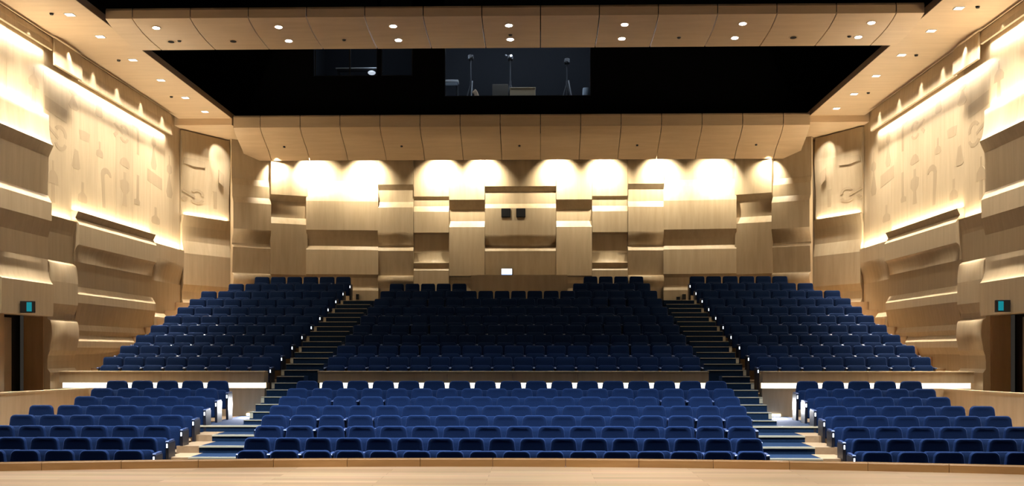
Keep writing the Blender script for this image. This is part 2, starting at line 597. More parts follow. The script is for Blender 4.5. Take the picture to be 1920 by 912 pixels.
def motif_shapes(kind):
    """outline polygons in a unit box, x right, z up"""
    if kind == 'rect':
        return [[(0, .25), (1, 0), (1, .75), (0, 1)]]
    if kind == 'trap':
        return [[(.1, 0), (.9, .05), (1, .9), (.5, 1), (0, .9)]]
    if kind == 'vase':
        return [[(0, .1), (.2, 0), (.8, 0), (1, .1), (.75, .95), (.35, 1)]]
    if kind == 'bottle':
        return [[(0, .1), (.1, 0), (.9, 0), (1, .1), (.95, .35), (.62, .52), (.62, 1), (.38, 1), (.38, .52), (.05, .35)]]
    if kind == 'figure':
        return [[(.3, 0), (.7, 0), (.65, .45), (1, .45), (.95, .65), (.7, .75), (.58, .78), (.58, 1), (.42, 1), (.42, .78), (.2, .72), (0, .6), (.05, .45), (.38, .45)]]
    if kind == 'spindle':
        return [[(.2, 0), (.8, 0), (1, .12), (.6, .45), (.55, .55), (.9, .62), (.8, .75), (.55, .8), (.5, 1), (.4, 1), (.4, .8), (.1, .72), (.1, .6), (.4, .55), (0, .12)]]
    if kind == 'hook':
        o = [(.2, 0), (.45, 0)]
        for i in range(7):
            a = PI - i * PI / 6 * 0.95
            o.append((.62 + .26 * math.cos(a), .78 + .08 * math.sin(a)))
        o += [(1, .8)]
        for i in range(7):
            a = 0.1 + i * (PI - .1) / 6
            o.append((.52 + .5 * math.cos(a), .8 + .2 * math.sin(a)))
        return [o]
    if kind == 'column':
        return [[(0, 0), (.9, 0), (1, .1), (.8, .2), (.85, 1), (.45, 1), (.4, .2), (0, .15)]]
    if kind == 'mushroom':
        return [[(0, .84), (.1, .93), (.35, 1), (.65, 1), (.9, .93), (1, .84), (.8, .8), (.2, .82)],
                [(.25, 0), (.7, 0), (.65, .25), (.95, .35), (.9, .5), (.62, .55), (.62, .7), (.38, .7), (.38, .55), (.05, .5), (.1, .35), (.35, .25)]]
    if kind == 'arch':
        o = [(0, .85), (.3, .78), (.55, .82), (.7, .7), (.7, 0), (1, 0), (1, .75), (.85, .92), (.5, 1), (.1, 1)]
        return [o]
    if kind == 'curl':
        def band(cx, cz, r0, r1, a0, a1, n=8):
            o = [(cx + r1 * math.cos(a0 + (a1 - a0) * i / n), cz + r1 * math.sin(a0 + (a1 - a0) * i / n)) for i in range(n + 1)]
            o += [(cx + r0 * math.cos(a1 + (a0 - a1) * i / n), cz + r0 * math.sin(a1 + (a0 - a1) * i / n)) for i in range(n + 1)]
            return o
        return [band(.7, .62, .17, .3, -0.3, 2.6), band(.7, .36, .17, .3, 3.5, 6.1), [(0, .72), (.1, .8), (.62, .5), (.58, .4)], [(0, .25), (.15, .42), (.3, .35), (.12, .12)]]
    if kind == 'bow':
        o = [(0, .3), (.5, 0.1), (1, .2), (.97, .85), (.5, 1), (.03, .95)]
        return [o]
    return [[(0, 0), (1, 0), (1, 1), (0, 1)]]


motifs = [('rect', 85, 127, 189, 222), ('trap', 150, 170, 246, 265), ('vase', 136, 152, 280, 317), ('bottle', 182, 195, 266, 295),
          ('figure', 91, 111, 301, 380), ('bottle', 148, 165, 342, 380), ('hook', 190, 210, 315, 391), ('mushroom', 226, 245, 296, 387),
          ('column', 253, 264, 328, 384), ('rect', 278, 305, 322, 352), ('spindle', 284, 295, 242, 318), ('spindle', 313, 325, 292, 371),
          ('curl', 214, 243, 228, 268), ('arch', 249, 262, 229, 288), ('curl', 86, 127, 227, 283), ('vase', 180, 194, 185, 220),
          ('spindle', 130, 149, 158, 206), ('figure', 55, 75, 125, 193), ('bottle', 285, 301, 389, 420)]
motifsE = [('bow', 341, 382, 304, 320), ('curl', 338, 382, 356, 388), ('arch', 384, 406, 348, 390), ('rect', 407, 417, 315, 346)]

for s, side in ((-1, 'left'), (1, 'right')):
    wl = MB().box(*sorted((s * (WX + .35), s * (WX + .6))), 26.2, 38.3, -1, 9.4).build('wall_' + side, 'maple')
    tag(wl, '%s side wall of timber relief panels below a patterned upper band' % side, None, kind='structure')
    MB().box(*sorted((s * (WX + .9), s * (WX + 1.1))), 4, 26.2, -1, 9.4).build('wall_backing', 'maple', wl)
    for c in 'ABCD':
        y0, y1 = span[c]
        zf = lambda y, c=c: zat(y, -WX, ref[c])
        column('relief_panel', (s * WX, y0), (s * WX, y1), prof_side[c], zf, KS, wl)
    # nearer column beside the door and the wall in front of it
    column('relief_panel', (s * WX, 14), (s * WX, yA0), [(110, .2), (217, .3), (273.5, .62, 'concave'), (295, .3), (367, .25), (381, .5), (415, .5), (446, .25), (500, .2), (502, .3), (530, .46, 'convex'), (571, .42), (589, .2), (600, .2), (602, .34), (628, .5, 'convex'), (658, .36, 's'), (667, .24), (691, .2), (698, .38), (800, .38)],
           lambda y: zat(y, -WX, yA), KS, wl)
    column('relief_panel', (s * WX, YC), (s * EC[0], EC[1]), prof_side['E'], lambda y: zat(y, -10.4, 36.8), KS, wl)
    # recessed patterned band above the coves
    n = 12
    ys = [14, 16, 18, 20, 22, 24.0, yA, yB, 29.0, 30.3, 31.6, yC, 34.3, YC]
    for a, b in zip(ys[:-1], ys[1:]):
        lo = 6.6 if b <= yA else (zat(468, -WX, yC) if a >= yC else zat(425, -WX, yB) - .3)
        z0 = lo - 0.4
        MB().box(*sorted((s * (WX + .02), s * (WX + .06))), a + .003, b - .003, z0, SOF + .25).build('upper_panel', 'maple', wl)
        if a < yA - .1:
            hz0, hz1, off = zat(95, -WX, yA), SOF - .06, .20
        elif a < yB - .1:
            hz0, hz1, off = HEADZ, SOF - .06, .26
        else:
            hz0, hz1, off = HEADZ, SOF - .06, .20
        if a < 34:
            poly = [(off - .02, hz0), (off, hz0 + .01), (off, hz0 + (hz1 - hz0) * .5), (off - .03, hz1), (off - .06, hz1), (off - .05, hz0)]
            MB().prism([(s * -(q[0] - WX), q[1]) for q in poly], 'y', a + .003, b - .003).build('pelmet', 'maple', wl)
    d = (Vector(EC) - Vector((WX, YC))).normalized()
    nrm = Vector((-abs(d.y), d.x if d.x < 0 else -d.x)).normalized()   # towards the room for the right-hand side
    if nrm.y > 0:
        nrm.y = -nrm.y
    Ezf = lambda y: zat(y, -10.4, 36.8)
    column('corner_panel', (s * WX, YC), (s * EC[0], EC[1]), [(255, .1), (300, .22), (368, .04), (385, .04), (405, .1), (425, .06)], Ezf, KS, wl)
    # dark end cheek of the corner panel
    # motifs
    for (kind, x0, x1, y0, y1) in motifs:
        a, b = on_x(x0, -WX), on_x(x1, -WX)
        ym = (a + b) / 2
        zt, zb_ = zat(y0, -WX, ym), zat(y1, -WX, ym)
        mb = MB()
        for poly in motif_shapes(kind):
            mb.prism([(a + (b - a) * u, zb_ + (zt - zb_) * v) for u, v in poly], 'x', s * (WX + .022), s * (WX + .0175))
        mb.build('inlay_motif', 'motif', wl)
    eA, eB = Vector((WX, YC)), Vector(EC)
    for (kind, x0, x1, y0, y1) in motifsE:
        def plan(px):
            # intersect sight line with the left corner panel, give parameter along it
            lo_, hi_ = 0.0, 1.0
            for _ in range(40):
                mid = (lo_ + hi_) / 2
                P = eA.lerp(eB, mid)
                u = 960 + F * ((-P.x - CX) * _c + P.y * _s) / (P.y * _c - (-P.x - CX) * _s)
                if u < px:
                    lo_ = mid
                else:
                    hi_ = mid
            return (lo_ + hi_) / 2
        ta, tb = plan(x0), plan(x1)
        zt, zb_ = Ezf(y0), Ezf(y1)
        offw = .076 if y0 < 330 else .022
        for poly in motif_shapes(kind):
            vs = []
            for dd in (offw - .01, offw + .003):
                for u, v in poly:
                    P = eA.lerp(eB, ta + (tb - ta) * u) + nrm * dd
                    vs.append((s * P.x, P.y, zb_ + (zt - zb_) * v))
            k = len(poly)
            MB().add(vs, [tuple(range(k)), tuple(range(2 * k - 1, k - 1, -1))] + [(i, (i + 1) % k, k + (i + 1) % k, k + i) for i in range(k)]).build('inlay_motif', 'motif', wl)

    # door recess in the wall
    dy0, dy1, dz = yA0 + .55, yA - .02, zat(592, -WX, yA)
    door = empty('door_1' if s < 0 else 'door_2', (s * WX, dy0, -0.05))
    tag(door, 'dark recessed doorway with taupe leaf in the %s side wall' % side, None, kind='structure')
    dl = lambda nm, x0, x1, y0, y1, z0, z1, m_: MB().box(*sorted((s * x0 - s * WX, s * x1 - s * WX)), y0 - dy0, y1 - dy0, z0 + .05, z1 + .05).build(nm, m_, door)
    dl('jamb', WX + .02, WX + .48, dy1, dy1 + .12, -0.05, dz + .05, 'jamb')
    dl('head_lining', WX + .03, WX + .9, dy0, dy1, dz, dz + .06, 'black')
    lf = dl('door_leaf', WX + .62, WX + .67, dy0, dy1 - .30, -0.04, dz - .06, 'leaf')
    dl('door_gap_shade', WX + .7, WX + .72, dy0 - .1, dy1 + .3, -0.05, dz + .1, 'black')  # black sheet stands in for the darkness of the gap beside the leaf
    dl('jamb', WX - .02, WX + .8, dy0 - .5, dy0 - .02, -0.05, dz + .04, 'jamb')
    sg = boxo('door_sign', (0, .012, -.14, .14, -.16, .16), 'dark')
    tag(sg, 'small dark square sign on the %s door leaf' % side, 'sign', 'door signs')
    sg.location = (s * (WX + .615) - .006, dy1 - 1.0, zat(667, -WX - .6, dy1 - 1.0))
    boxo('sign_plate', (-.003, .016, -.10, .10, -.11, .11), 'gear', sg)
    # exit sign above the door
    eY = on_x(52, -WX + .38)
    ex = empty('exit_sign', (s * (WX - .38), eY, zat(576, -WX, eY)))
    tag(ex, 'small black exit sign with teal face above the %s door' % side, 'exit sign', 'exit signs')
    boxo('housing', (-.15, .15, -.05, .05, -.13, .13), 'dark', ex, bevel=.01)
    xx = (.0, .11) if s < 0 else (-.11, .0)
    boxo('lit_face', (xx[0], xx[1], -.056, -.05, -.10, .10), 'teal', ex)
    boxo('bracket', (min(-s * -.0, s * .2) if s > 0 else -.2, max(0, s * .2) if s > 0 else 0, -.02, .02, .03, .07), 'dark', ex)

    # cove lamps shining up behind the lips, pelmet lamps shining down
    def strip(nm, y0, y1, z, up, e, x=WX - .045, size=.05):
        li = light('AREA', nm, (s * x, (y0 + y1) / 2, z), e * (y1 - y0), WARM if up else WARMW, shape='RECTANGLE', size=size, size_y=(y1 - y0) - .1)
        li.rotation_euler = (PI if up else 0, 0, 0)
        li.data.spread = math.radians(170)
        return li
    strip('cove_lamp', yA0 + .1, yA, zat(214, -WX, yA) + .0, True, P_COVE * 1.4)
    strip('cove_lamp', yA, yB, zat(408, -WX, ref['B']), True, P_COVE * .8)
    strip('cove_lamp', yB, yC, zat(394, -WX, yB), True, P_COVE)
    strip('cove_lamp', yC, YC, zat(461, -WX, ref['D']), True, P_COVE * 1.8)
    strip('pelmet_lamp', 20, yA, zat(95, -WX, yA) + .03, False, P_PELM, x=WX - .10, size=.06)
    strip('pelmet_lamp', yA, yB, HEADZ + .03, False, P_PELM * .7, x=WX - .12, size=.06)
    strip('pelmet_lamp', yB, 34.3, HEADZ + .03, False, P_PELM, x=WX - .10, size=.06)
    mid = eA.lerp(eB, .5) + nrm * .07
    li = light('AREA', 'cove_lamp', (s * mid.x, mid.y, Ezf(409)), P_COVE * 2.0, WARM, shape='RECTANGLE', size=2.0, size_y=.04)
    dx = Vector((s * (eB.x - eA.x), eB.y - eA.y, 0)).normalized()
    dz = Vector((0, 0, -1))
    dyv = dz.cross(dx)
    li.rotation_euler = Matrix((dx, dyv, dz)).transposed().to_euler()
    # slot spots making pools on the pelmet
    for y in (20.5, 22.7, 24.6, 26.6, 28.2, 29.8, 31.6, 33.4):
        light('SPOT', 'slot_spot', (s * (WX - .36), y, SOF - .03), P_SLOT, WARMW, aim=(s * (WX - .3), y, 4), spot_size=math.radians(64), spot_blend=.8, shadow_soft_size=.04)
    for y0, y1 in ((18.0, 26.4), (26.6, 35.0)):  # added strips with no fixture, grazing the wall to brighten its ledges
        gz = light('AREA', 'graze_fill', (s * (WX - .43), (y0 + y1) / 2, SOF - .012), 46 * (y1 - y0), WARMW, shape='RECTANGLE', size=.05, size_y=y1 - y0, spread=math.radians(50))
    light('SPOT', 'corner_spot', (s * 9.55, 36.4, 8.66), 160, (1, .93, .8), aim=(s * 10.15, 37.25, zat(300, -10.1, 37.2)), spot_size=math.radians(50), spot_blend=.6, shadow_soft_size=.03)
    light('SPOT', 'wall_spot', (s * 9.3, 31.5, 8.85), 300, (1, .93, .8), aim=(s * WX, 33.0, zat(295, -WX, 33.0)), spot_size=math.radians(30), spot_blend=.9, shadow_soft_size=.04)
    cs = light('AREA', 'corner_fill', (s * (mid.x - .3), mid.y - .14, 8.715), 75, WARMW, shape='RECTANGLE', size=1.9, size_y=.05, spread=math.radians(50))  # added fill to lift the dark corner panel, no fixture there
    cs.rotation_euler = (0, 0, math.atan2(eB.y - eA.y, s * (eB.x - eA.x)))
    light('SPOT', 'corner_down', (s * 10.1, 36.6, 8.68), P_SLOT * .3, WARMW, aim=(s * 10.2, 36.75, 4), spot_size=math.radians(70), spot_blend=.8, shadow_soft_size=.04)

# ------------------------------------------------------------------ ceilings
for s, side in ((-1, 'left'), (1, 'right')):
    so = MB().box(*sorted((s * IX, s * (WX - .12))), 6, 35.2, SOF, SOF + .17).build('ceiling_soffit', 'ceil')
    tag(so, '%s side soffit of pale timber with square downlights' % side, None, kind='structure')
    MB().box(*sorted((s * IX, s * (IX - .012))), 6, 35.2, SOF + .003, SOF + .17).build('soffit_edge_shade', 'edge', so)
    MB().box(*sorted((s * (WX + .5), s * (IX - .0))), 35.2, 38.4, 8.73, 9.1).build('soffit_return', 'ceil', so)
    MB().box(*sorted((s * 12, s * (WX - .3))), 6, 38, 9.12, 9.3).build('slot_lid', 'black', so)
    for i, y in enumerate((22.4, 24.5, 26.2, 28.3, 30.4, 32.5, 34.4)):
        y = y + (-.25 if i else -.25)
        r = empty('downlight', (s * 9.63, y, SOF))
        tag(r, 'square downlight in the %s soffit, %s counting from the stage' % (side, ORD[i]), 'downlight', 'soffit downlights')
        fm = MB()
        for a in ((-.10, .10, -.10, -.085), (-.10, .10, .085, .10), (-.10, -.085, -.085, .085), (.085, .10, -.085, .085)):
            fm.box(a[0], a[1], a[2], a[3], -.012, .0)
        fm.build('frame', 'white', r)
        boxo('lens', (-.085, .085, -.085, .085, -.008, -.002), 'lensw', r)
        light('SPOT', 'lamp', (s * 9.63, y, SOF - .04), P_SOFF, WARMW, parent=r, aim=(s * 10.0, y, 3.5), spot_size=math.radians(84), spot_blend=.6, shadow_soft_size=.07)
    for i, y in enumerate((24.15, 28.05, 32.1)):
        h = MB().tube((0, 0, -.04), (0, 0, 0), .035, .05, 10).build('sprinkler', 'dark')
        h.location = (s * 9.99, y, SOF)
        tag(h, 'tiny dark sprinkler head in the %s soffit, %s from the stage' % (side, ORD[i]), 'sprinkler', 'sprinklers')

# curved ceiling reflector across the hall


def reflector(name, label, x0, x1, seams, prof, top, m='ceil', th=.05):
    root = empty(name, (0, prof[0][0], prof[0][1]))
    tag(root, label, None, kind='structure')
    oy, oz = prof[0]
    pts = [(prof[0][0], top)] + prof
    # smooth the profile
    es = [x0] + [x for x in seams if x0 + .1 < x < x1 - .1] + [x1]
    n = len(pts)
    for a, b in zip(es[:-1], es[1:]):
        a, b = a + .011, b - .011
        vs = []
        for x in (a, b):
            for y, z in pts:
                vs.append((x, y - oy, z - oz))
            for y, z in reversed(pts):
                vs.append((x, y + .03 - oy, z + th - oz))
        t = 2 * n
        fs = [(i, (i + 1) % t, t + (i + 1) % t, t + i) for i in range(t)] + [tuple(range(t)), tuple(range(2 * t - 1, t - 1, -1))]
        put('ceiling_panel', mesh('ceiling_panel', vs, fs, 20), m, root)
    return root


PF = [(24.7, 8.965), (24.95, 8.90), (25.37, 8.835), (25.9, 8.80), (26.64, 8.785)]
r1 = reflector('ceiling_reflector', 'curved timber ceiling reflector with two rows of downlights', -9.03, 9.06, [-8.42 + 1.297 * k for k in range(14)], PF, 9.15)
PR = [(35.2, 8.64), (35.45, 8.47), (35.8, 8.32), (36.3, 8.11), (36.72, 7.85)]
r2 = reflector('ceiling_cloud', 'curved timber ceiling panel sloping down to the rear wall', -9.05, 9.1, [-8.19 + 1.2655 * k for k in range(14)], PR, 8.975)
MB().box(-9.05, 9.1, 0.03, 2.8, 8.975 - 8.64 - .02, 8.975 - 8.64 + .02).build('top_board', 'black', r2)


def pf(y):
    for (a, za), (b, zb__) in zip(PF[:-1], PF[1:]):
        if a <= y <= b:
            return za + (zb__ - za) * (y - a) / (b - a)


def round_downlight(x, y, z, label, tilt, e, col, lens='lens', lit=True):
    r = empty('downlight', (x, y, z))
    tag(r, label, 'downlight', 'ceiling downlights')
    mb = MB()
    n = 16
    vs = []
    for rr, zz in ((.075, -.002), (.105, -.006), (.11, .01), (.075, .02)):
        vs += [(rr * math.cos(2 * PI * i / n), rr * math.sin(2 * PI * i / n), zz) for i in range(n)]
    fs = []
    for k in range(4):
        for i in range(n):
            fs.append((k * n + i, k * n + (i + 1) % n, ((k + 1) % 4) * n + (i + 1) % n, ((k + 1) % 4) * n + i))
    mb.add(vs, fs).build('trim_ring', 'ceil', r, smooth=40)
    MB().tube((0, 0, -.006), (0, 0, .015), .075, .075, 16).build('lens', lens if lit else 'black', r)
    if lit:
        light('SPOT', 'lamp', (x, y, z - .05), e, col, parent=r, aim=(x, y + tilt, 0), spot_size=math.radians(50), spot_blend=.9, shadow_soft_size=.07)
    r.rotation_euler = (math.radians(-6), 0, 0)
    return r


for i, x in enumerate((-8.02, -5.24, -2.65, -0.05, 2.54, 5.17, 8.02)):
    round_downlight(x, 25.1, pf(25.1) - .006, '%s bright round downlight from the left in the reflector front row' % ORD[i], 1.4, P_REFL, COOL)
for i, x in enumerate((-7.96, -6.5, -5.2, -2.64, -0.04, 2.54, 5.14, 6.48, 7.97)):
    lit = i not in (0, 1, 7)
    round_downlight(x, 25.95, pf(25.95) - .006, '%s %s round downlight from the left in the reflector back row' % (ORD[i], 'bright' if lit else 'unlit'), 1.4, P_REFL, COOL, lit=lit)
for i, x in enumerate((-7.75, -3.9, -.03, 3.85, 7.75)):
    h = MB().tube((0, 0, -.03), (0, 0, 0), .03, .05, 10).build('sprinkler', 'dark')
    h.location = (x, 25.9 if i != 2 else 25.65, pf(25.9 if i != 2 else 25.65))
    tag(h, 'tiny dark sprinkler in the downlight reflector, %s from the left' % ORD[i], 'sprinkler', 'sprinklers')
for i, px in enumerate((535, 754, 974, 1194, 1416)):
    h = MB().tube((0, 0, -.035), (0, 0, .02), .03, .05, 10).build('sprinkler', 'dark')
    x = on_y(px, 36.25)
    h.location = (x, 36.1, 8.20)
    tag(h, 'tiny dark sprinkler in the rear ceiling panel, %s from the left' % ORD[i], 'sprinkler', 'sprinklers')

# second reflector nearer the stage, above the picture, with the lamps that light the lower seats
PF2 = [(17.6, 9.55), (17.85, 9.46), (18.3, 9.40), (19.0, 9.37), (20.0, 9.36)]
r3 = reflector('ceiling_reflector', 'curved timber ceiling reflector above the front rows', -9.0, 9.0, [-8.42 + 1.297 * k for k in range(14)], PF2, 9.75)
for x in (-7.2, -4.3, -1.45, 1.45, 4.3, 7.2):
    light('SPOT', 'house_fill_lamp', (x, 18.9, 9.3), P_SEAT, COOL, aim=(x, 20.4, 0), spot_size=math.radians(66), spot_blend=.9, shadow_soft_size=.12)
for x in (-6.2, -3.1, 0, 3.1, 6.2):  # second bank added in front to lift the dark backs of the first rows
    light('SPOT', 'house_fill_lamp', (x, 17.7, 9.3), P_SEAT * .5, COOL, aim=(x, 18.4, 0), spot_size=math.radians(44), spot_blend=1, shadow_soft_size=.12)
# stage lamps on a bar above the stage
for x in (-6, -2, 2, 6):
    for y in (5.5, 11.8):
        light('SPOT', 'stage_lamp', (x, y, 9.5), P_STAGE if y > 8 else P_STAGE * .2, (1, .90, .76), aim=(x, y + .6, 0), spot_size=math.radians(66), spot_blend=.5, shadow_soft_size=.15)

# wall washers behind the rear ceiling panel
wash = [527, 590, 685, 825, 905, 1045, 1135, 1240, 1340, 1434]
for px in wash:
    Y = 37.25
    x = on_y(px, Y)
    ax = abs(x)
    wy = 37.8 if ax < BX[710] else (37.8 + (37.5 - 37.8) * (ax - BX[710]) / (BX[575] - BX[710]) if ax < BX[575] else 37.5 - .6 * (ax - BX[575]) / (BX[505] - BX[575]))
    light('SPOT', 'wall_washer', (x, wy - (.86 if ax < BX[575] else .55), 8.05 if ax < BX[575] else 7.9), P_WASH * (.55 if ax > BX[575] else 1), (1, .88, .66), aim=(x, wy - .1, 7.25), spot_size=math.radians(108), spot_blend=1, shadow_soft_size=.04)

# ------------------------------------------------------------------ black void, control room
vd = MB().box(-11.6, -6.72, YV, YV + .2, 8.9, 13.2).build('void_wall', 'void')
tag(vd, 'black wall above the rear ceiling panel with control room windows', None, kind='structure')
win = [(-6.66, -4.62, 10.5, 11.95), (-4.50, -3.47, 10.5, 11.95), (-2.44, 2.30, 9.82, 11.95)]
for (a, b, c, d_) in ((-6.72, -2.44, YV, 8.9), ):
    MB().box(-6.72, -2.44, YV, YV + .2, 8.9, 10.5).build('wall_piece', 'void', vd)
    MB().box(-2.44, 2.30, YV, YV + .2, 8.9, 9.82).build('wall_piece', 'void', vd)
    MB().box(-3.47, -2.44, YV, YV + .2, 10.5, 13.2).build('wall_piece', 'void', vd)
    MB().box(-4.62, -4.50, YV, YV + .2, 10.5, 13.2).build('wall_piece', 'void', vd)
    MB().box(-6.72, 2.3, YV, YV + .2, 11.95, 13.2).build('wall_piece', 'void', vd)
    MB().box(2.30, 11.6, YV, YV + .2, 8.9, 13.2).build('wall_piece', 'void', vd)
cl = boxo('ceiling', (-12, 12, 4, 40, 13.2, 13.4), 'void')
tag(cl, 'black ceiling of the void above the timber reflectors', None, kind='structure')
for s in (-1, 1):
    MB().box(*sorted((s * 11.4, s * 11.7)), 4, 36.2, 9.3, 13.2).build('void_side', 'void', cl)
for i, (a, b, z0, z1) in enumerate(win):
    wn = empty('window_%d' % (i + 1), ((a + b) / 2, YV, z0))
    tag(wn, ['wide window of a dim room with desk, left of the control room', 'narrow dim window beside the control room', 'large control room window with tripods behind it'][i], None, kind='structure')
    ox = (a + b) / 2
    hw = (b - a) / 2
    for nm, bb in (('frame_bar', (-hw, hw, .02, .12, -.0, .025)), ('frame_bar', (-hw, -hw + .025, .02, .12, .025, z1 - z0)), ('frame_bar', (hw - .025, hw, .02, .12, .025, z1 - z0))):
        boxo(nm, bb, 'dark', wn)
    if i == 0:
        boxo('mullion', (-.02 + .12, .02 + .12, .02, .12, .025, z1 - z0), 'dark', wn)
    boxo('pane', (-hw + .02, hw - .02, .06, .068, .02, z1 - z0), 'glass', wn)
# rooms behind the glass
for (x0, x1, z0, nm) in ((-6.9, -3.3, 9.5, 'side_room'), (-2.9, 2.8, 9.3, 'control_room')):
    rm = MB().box(x0, x1, 39.2, 39.3, z0, 12.2).build(nm, 'room')
    tag(rm, 'dark blue grey room behind the %s glass' % ('smaller' if nm == 'side_room' else 'large'), None, kind='structure')
    for bb in ((x0 - .1, x0, YV + .2, 39.3, z0, 12.2), (x1, x1 + .1, YV + .2, 39.3, z0, 12.2), (x0, x1, YV + .2, 39.3, z0 - .1, z0), (x0, x1, YV + .2, 39.3, 12.2, 12.3)):
        MB().box(*bb).build('room_side', 'room', rm)
for x in (-2.0, -.2, 1.7):  # fill added just inside the glass so the objects behind it are lit
    light('POINT', 'control_room_fill', (x, 36.5, 11.75), 70, (.82, .9, 1), shadow_soft_size=.1)
light('POINT', 'side_room_fill', (-4.9, 36.5, 11.8), 45, (.8, .9, 1), shadow_soft_size=.1)  # same added fill for the smaller room


def cz(py, y=36.9):
    return zat(py, 0, y)


def cxp(px, y=36.9):
    return on_y(px, y)


def tripod(px, top, y, label, lean=0, arm=None, lamp=False):
    x = cxp(px, y)
    zt = cz(top, y)
    z0 = 9.3
    r = empty('camera_tripod', (x, y, z0))
    tag(r, label, 'tripod', 'tripods behind the control room glass')
    MB().tube((0, 0, .95), (lean, 0, zt - z0 - .12), .022, .018).build('centre_column', 'tripod', r)
    MB().tube((0, 0, .85), (0, 0, 1.25), .035, .035).build('collar', 'tripod', r)
    for a in (-.4, .0, .4):
        ang = {-.4: -2.5, 0: 1.57, .4: -.6}[a]
        MB().tube((0, 0, 1.15), (.42 * math.cos(ang), .3 * math.sin(ang), 0), .026, .018).build('leg', 'tripod', r)
    hd = MB().box(-.09 + lean, .09 + lean, -.13, .13, zt - z0 - .14, zt - z0).build('camera_head', 'tripod', r, bevel=.02)
    MB().tube((lean, -.13, zt - z0 - .07), (lean, -.24, zt - z0 - .07), .05, .06, 12).build('lens_barrel', 'dark', hd)
    if arm:
        MB().tube((.05, -.05, arm[0]), (arm[1], -.1, arm[2]), .022, .02).build('pan_handle', 'steel', r)
    return r


tripod(883, 104, 37.2, 'dim tripod behind the glass above the crumpled bag', arm=(1.25, .02, .75))
t2 = tripod(957, 105, 37.2, 'tripod with small bright lamp behind the middle of the glass')
MB().tube((.0, -.27, cz(109, 37.2) - 9.3), (.06, -.28, cz(109, 37.2) - 9.3 + .02), .035, .03, 10).build('lamp_face', 'signwhite', t2)
MB().tube((-.13, -.05, cz(105, 37.2) - 9.3), (-.16, -.08, cz(105, 37.2) - 9.3 + .02), .025, .02, 10).build('knob', 'steel', t2)
tripod(1063, 112, 37.2, 'dim tripod with slanting pale handle near the right end of the glass', arm=(1.25, .16, .65))
# desk and things on it
Zs = 9.84
dk = empty('mixing_desk', (cxp(846, 36.75), 36.75, 9.3))
tag(dk, 'white topped equipment desk at the left end of the control room glass', 'desk')
bx = lambda nm, b, m_, p: boxo(nm, b, m_, p, bevel=.012)
hz = cz(153, 36.75) - 9.3
bx('top', (-.24, .24, -.1, .25, hz - .03, hz + .05), 'white', dk)
bx('front_band', (-.22, .22, -.11, -.1, hz - .14, hz - .05), 'greybag', dk)
for x in (-.2, .2):
    bx('leg', (x - .03, x + .03, -.05, .05, 0, hz - .03), 'gear', dk)
sp = MB()
pts = [(-.02, .0), (.13, .0), (.10, .16), (.05, .30), (.0, .38), (-.05, .40), (-.07, .34), (-.12, .33), (-.13, .27), (-.08, .22), (-.06, .12)]
sp.prism(pts, 'y', -.06, .06)
cb = sp.build('paper_bag', 'paper', bevel=.025)
cb.location = (cxp(893, 36.8), 36.8, Zs - .05)
tag(cb, 'crumpled beige paper bag leaning behind the control room glass', 'bag')
b1 = empty('storage_box', (cxp(980, 36.8), 36.8, Zs - .2))
tag(b1, 'long cream cardboard box behind the control room glass', 'box')
bx('carton', (-.42, .42, -.12, .12, 0, cz(167, 36.8) - Zs + .2), 'card', b1)
bx('lid', (-.43, .43, -.13, .13, cz(167, 36.8) - Zs + .2, cz(167, 36.8) - Zs + .225), 'card', b1)
b2 = empty('equipment_case', (cxp(938, 37.0), 37.0, Zs - .2))
tag(b2, 'dull grey case beside the cream box behind the glass', 'case')
bx('case_body', (-.26, .26, -.12, .12, 0, cz(159, 37.0) - Zs + .2), 'taupe', b2)
bx('latch', (-.05, .05, -.13, -.12, .3, .36), 'dark', b2)
b3 = MB()
n = 12
vs, fs = [], []
rings = [(.10, 0), (.13, .1), (.125, .25), (.12, .36), (.105, .42), (.09, .40)]
for rr, zz in rings:
    vs += [(rr * math.cos(2 * PI * i / n), rr * .8 * math.sin(2 * PI * i / n), zz) for i in range(n)]
for k in range(len(rings) - 1):
    fs += [(k * n + i, k * n + (i + 1) % n, (k + 1) * n + (i + 1) % n, (k + 1) * n + i) for i in range(n)]
fs.append(tuple(range(n)))
b3 = b3.add(vs, fs).build('fabric_bag', 'greybag', smooth=60)
b3.location = (cxp(1099, 36.8), 36.8, Zs - .05)
tag(b3, 'pale grey open bag at the right end of the control room glass', 'bag')
sd = empty('side_desk', (-5.2, 37.0, 9.5))
tag(sd, 'narrow shelf with pale front edge behind the smaller left window', 'shelf')
hz = cz(128, 37.0) - 9.5
bx('shelf_top', (-.9, .6, -.15, .35, hz - .02, hz + .02), 'steel', sd)
bx('shelf_leg', (-.86, -.82, 0, .3, 0, hz - .02), 'gear', sd)
bx('shelf_leg', (.5, .54, 0, .3, 0, hz - .02), 'gear', sd)
lm = MB()
vs, fs = [], []
rings = [(.02, .0), (.09, .02), (.13, .06), (.12, .10), (.07, .13), (.01, .14)]
for rr, zz in rings:
    vs += [(rr * math.cos(2 * PI * i / n), rr * math.sin(2 * PI * i / n), zz) for i in range(n)]
for k in range(len(rings) - 1):
    fs += [(k * n + i, k * n + (i + 1) % n, (k + 1) * n + (i + 1) % n, (k + 1) * n + i) for i in range(n)]
fs += [tuple(range(n)), tuple(range(len(vs) - n, len(vs)))]
lm = lm.add(vs, fs).build('desk_lamp', mat('lamp_shell', (.8, .85, .9), .4, 0, (.85, .92, 1), .8), smooth=60)
lm.location = (cxp(697, 36.7), 36.7, cz(139, 36.7))
tag(lm, 'white oval desk lamp behind the smaller left window', 'lamp')
